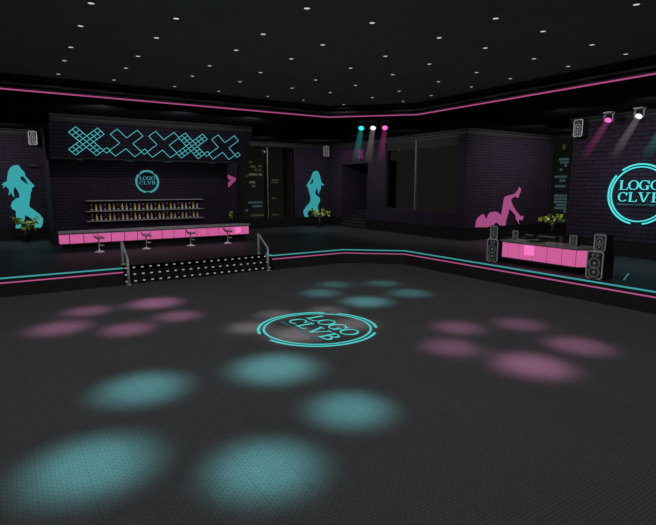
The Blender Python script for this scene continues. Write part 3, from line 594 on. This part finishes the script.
def lamp(name, kind, loc, power, color=(1,1,1), size=.1, spot=None, blend=.5, target=None):
    l = bpy.data.lights.new(name, kind); l.energy = power; l.color = color
    if kind in ('POINT','SPOT'): l.shadow_soft_size = size
    if spot: l.spot_size = spot; l.spot_blend = blend
    o = bpy.data.objects.new(name, l); C.objects.link(o); o.location = loc
    if target: o.rotation_euler = (Vector(target)-Vector(loc)).to_track_quat('-Z','Y').to_euler()
    return o
DOWN = 16.
for x in [-6.1,-4.4,-2.2,-.4]+XS:
    for y in [-4.,-2.]+YS:
        if inside(x, y): lamp('downlight_lamp', 'SPOT', (x, y, ZC-.05), DOWN, (1,.985,.985), .3, math.radians(172), .12)
# added point lamps standing in for the neon glow on the brick
def halo(pts, col, k):
    for p in pts: lamp('added_halo_lamp', 'POINT', p, k, col, .15).data.specular_factor = 0
TC, PC = (.1,.75,.95), (1,.2,.6)
halo([(23.85, 11.42+1.3*math.cos(a*PI/4), 3.6+1.3*math.sin(a*PI/4)) for a in range(8)], TC, 1.1)
halo([(.2,34.95,4.5),(.75,34.95,3.2)], TC, 1.5); halo([(.6,34.95,2.4),(1.5,34.95,2.5)], TC, .5)
halo([(21.6,34.95,4.4),(21.3,34.95,3.2)], TC, 1.5)
halo([(24.6,20.15,1.9),(25.9,20.15,2.2),(27.2,20.15,2.9)], PC, .45)
halo([(3.4+1.75*i,27.05,6.1) for i in range(5)], TC, .35)
# added fill lamps without fixtures, brightening the walls around the stage
WALL_FILL = 250.
for (x, y), (tx, ty, tz), k in [((-3.,31.5),(-3.,35.5,3.5),1.),((.3,31.5),(.3,35.5,3.5),.9),
  ((3.6,22.6),(3.6,29.,4.),.6),((7.,22.6),(7.,29.,4.),.6),((10.4,22.6),(10.4,29.,4.),.6),
  ((15.5,31.),(14.6,35.5,3.5),.8),((19.,31.),(19.5,35.5,3.5),.9),
  ((19.,31.5),(23.1,32.,3.5),.9),((19.,27.5),(23.1,27.5,3.5),.9),((19.3,23.5),(23.1,23.5,3.5),.9),
  ((25.3,16.6),(25.3,20.7,3.5),1.1),((28.6,16.6),(28.6,20.7,3.5),1.1),
  ((20.,13.3),(24.3,13.3,3.5),.8),((20.,9.8),(24.3,9.8,3.5),.8),((20.,6.),(24.3,6.,3.5),.8)]:
    lamp('added_wall_fill_lamp', 'SPOT', (x, y, 6.9), WALL_FILL*k, (1,.97,1.), .12, math.radians(150), .9, (tx, ty, tz)).data.specular_factor = 0
for x in (3.24, 5.7, 7.74, 10.25): lamp('fascia_strip_lamp', 'SPOT', (x, 28.6, 5.24), 16., (1,.97,1.), .1, math.radians(165), .6, (x, 30.0, 3.0))
# ================================================================ MOVING HEADS AND BEAMS
def moving_head(label, x, y, ang, col, zt=ZS):
    h = thing('stage_light', label, 'stage light', (x, y, zt), ang, 'stage lights under the soffit')     # local -X faces the dance floor
    MB().box(-.19,-.19,-.07,.19,.19,0,.01).build('base_plate', M['yoke'], h)
    MB().box(-.05,-.2,-.42,.05,-.165,-.07).box(-.05,.165,-.42,.05,.2,-.07).build('yoke', M['yoke'], h)
    d = Vector((-1,0,-1)).normalized(); rot = Vector((0,0,-1)).rotation_difference(d).to_matrix().to_4x4()
    hd = MB().lathe([(0,.22),(.08,.2),(.13,.1),(.15,-.08),(.15,-.12)], 20, rot, (.05,0,-.28)).build('lamp_head', M['head'], h, True)
    c = Vector((.05,0,-.28))+d*.125
    MB().lathe([(0,-.05),(.08,-.035),(.14,.0),(.14,.01)], 20, rot, tuple(c)).build('lens', M['lens_'+col], hd, True)
    b = MB().lathe([(.13,0),(.13+.03*BL,-BL)], 24).build('light_beam', M['beam_'+col], h)
    b.matrix_local = Matrix.Translation(c+d*.055) @ rot
a = PI/4
moving_head('teal stage light, left of the three above the far chamfer', 15.74+.0, 21.27, a, 't')
moving_head('white stage light, middle of the three above the far chamfer', 16.2, 20.87, a, 'w')
moving_head('pink stage light, right of the three above the far chamfer', 16.64, 20.45, a, 'p')
moving_head('pink stage light above the wall left of the large logo', 23.3, 12.6, 0, 'p')
moving_head('white stage light above the large round logo', 23.1, 11.2, 0, 'w')
moving_head('teal stage light beyond the right edge, only its beam in the picture', 22.95, 9.85, 0, 't')
# pools of coloured light on the dance floor
T, W, K = (.27,.95,1.), (1,.9,.93), (1,.38,.72)
G5 = [(T, [(.7,7.4,1.25,1.),(2.77,5.98,1.12,1.),(4.89,6.86,1.05,.9),(4.66,9.42,1.3,1.05),(1.95,9.87,1.2,.9)]),
 (K, [(3.95,17.16,1.2,.85),(1.86,17.2,1.05,.5),(4.12,15.01,.95,.55),(.93,15.52,1.15,.6),(2.53,14.37,1.0,.6)]),
 (T, [(10.93,16.47,1.05,.3),(12.69,15.63,1.05,.3),(9.6,15.42,1.05,.4),(12.42,13.61,1.1,.4),(10.22,13.39,1.15,.75)]),
 (W, [(5.5,12.63,.9,.42),(6.72,13.53,.85,.34),(8.34,13.09,.85,.3),(8.19,11.33,.9,.42),(6.21,11.33,1.,.55)]),
 (K, [(10.47,9.43,.98,.5),(12.26,8.71,1.,.4),(9.03,8.32,1.,.5),(11.8,6.66,1.1,.55),(9.62,6.44,1.2,.85)])]
POOL = 3900.
for col, L in G5:
    for x, y, r, k in L:
        for f, e in ((1.02, .55), (.7, .45)): lamp('pool_lamp', 'SPOT', (x, y, 7.6), POOL*k*e*1.05, col, .22, 2*math.atan(r*f/7.6), 1.)
# the small neon mark on the stage
tag(MB().tube([(18.07,8.76,.715),(19.5,9.3,.715)], .015).build('neon_strip', M['neon_b']), 'short thin teal strip lying on the stage right of the speaker', 'light strip')
# ================================================================ WORLD, CAMERA
w = bpy.data.worlds.new('night'); bpy.context.scene.world = w; w.use_nodes = True
w.node_tree.nodes['Background'].inputs['Color'].default_value = (.0100,.0102,.0088,1)
cam = bpy.data.cameras.new('camera'); cam.sensor_width = 36; cam.lens = 36*493.35/656; cam.clip_end = 400
co = bpy.data.objects.new('camera', cam); C.objects.link(co); co.location = (0,0,4.0)
co.rotation_euler = (PI/2-.154975, 0, -.5714); bpy.context.scene.camera = co
vs = bpy.context.scene.view_settings; vs.view_transform = 'Standard'; vs.look = 'None'; vs.gamma = 1; vs.exposure = 0; vs.use_curve_mapping = False
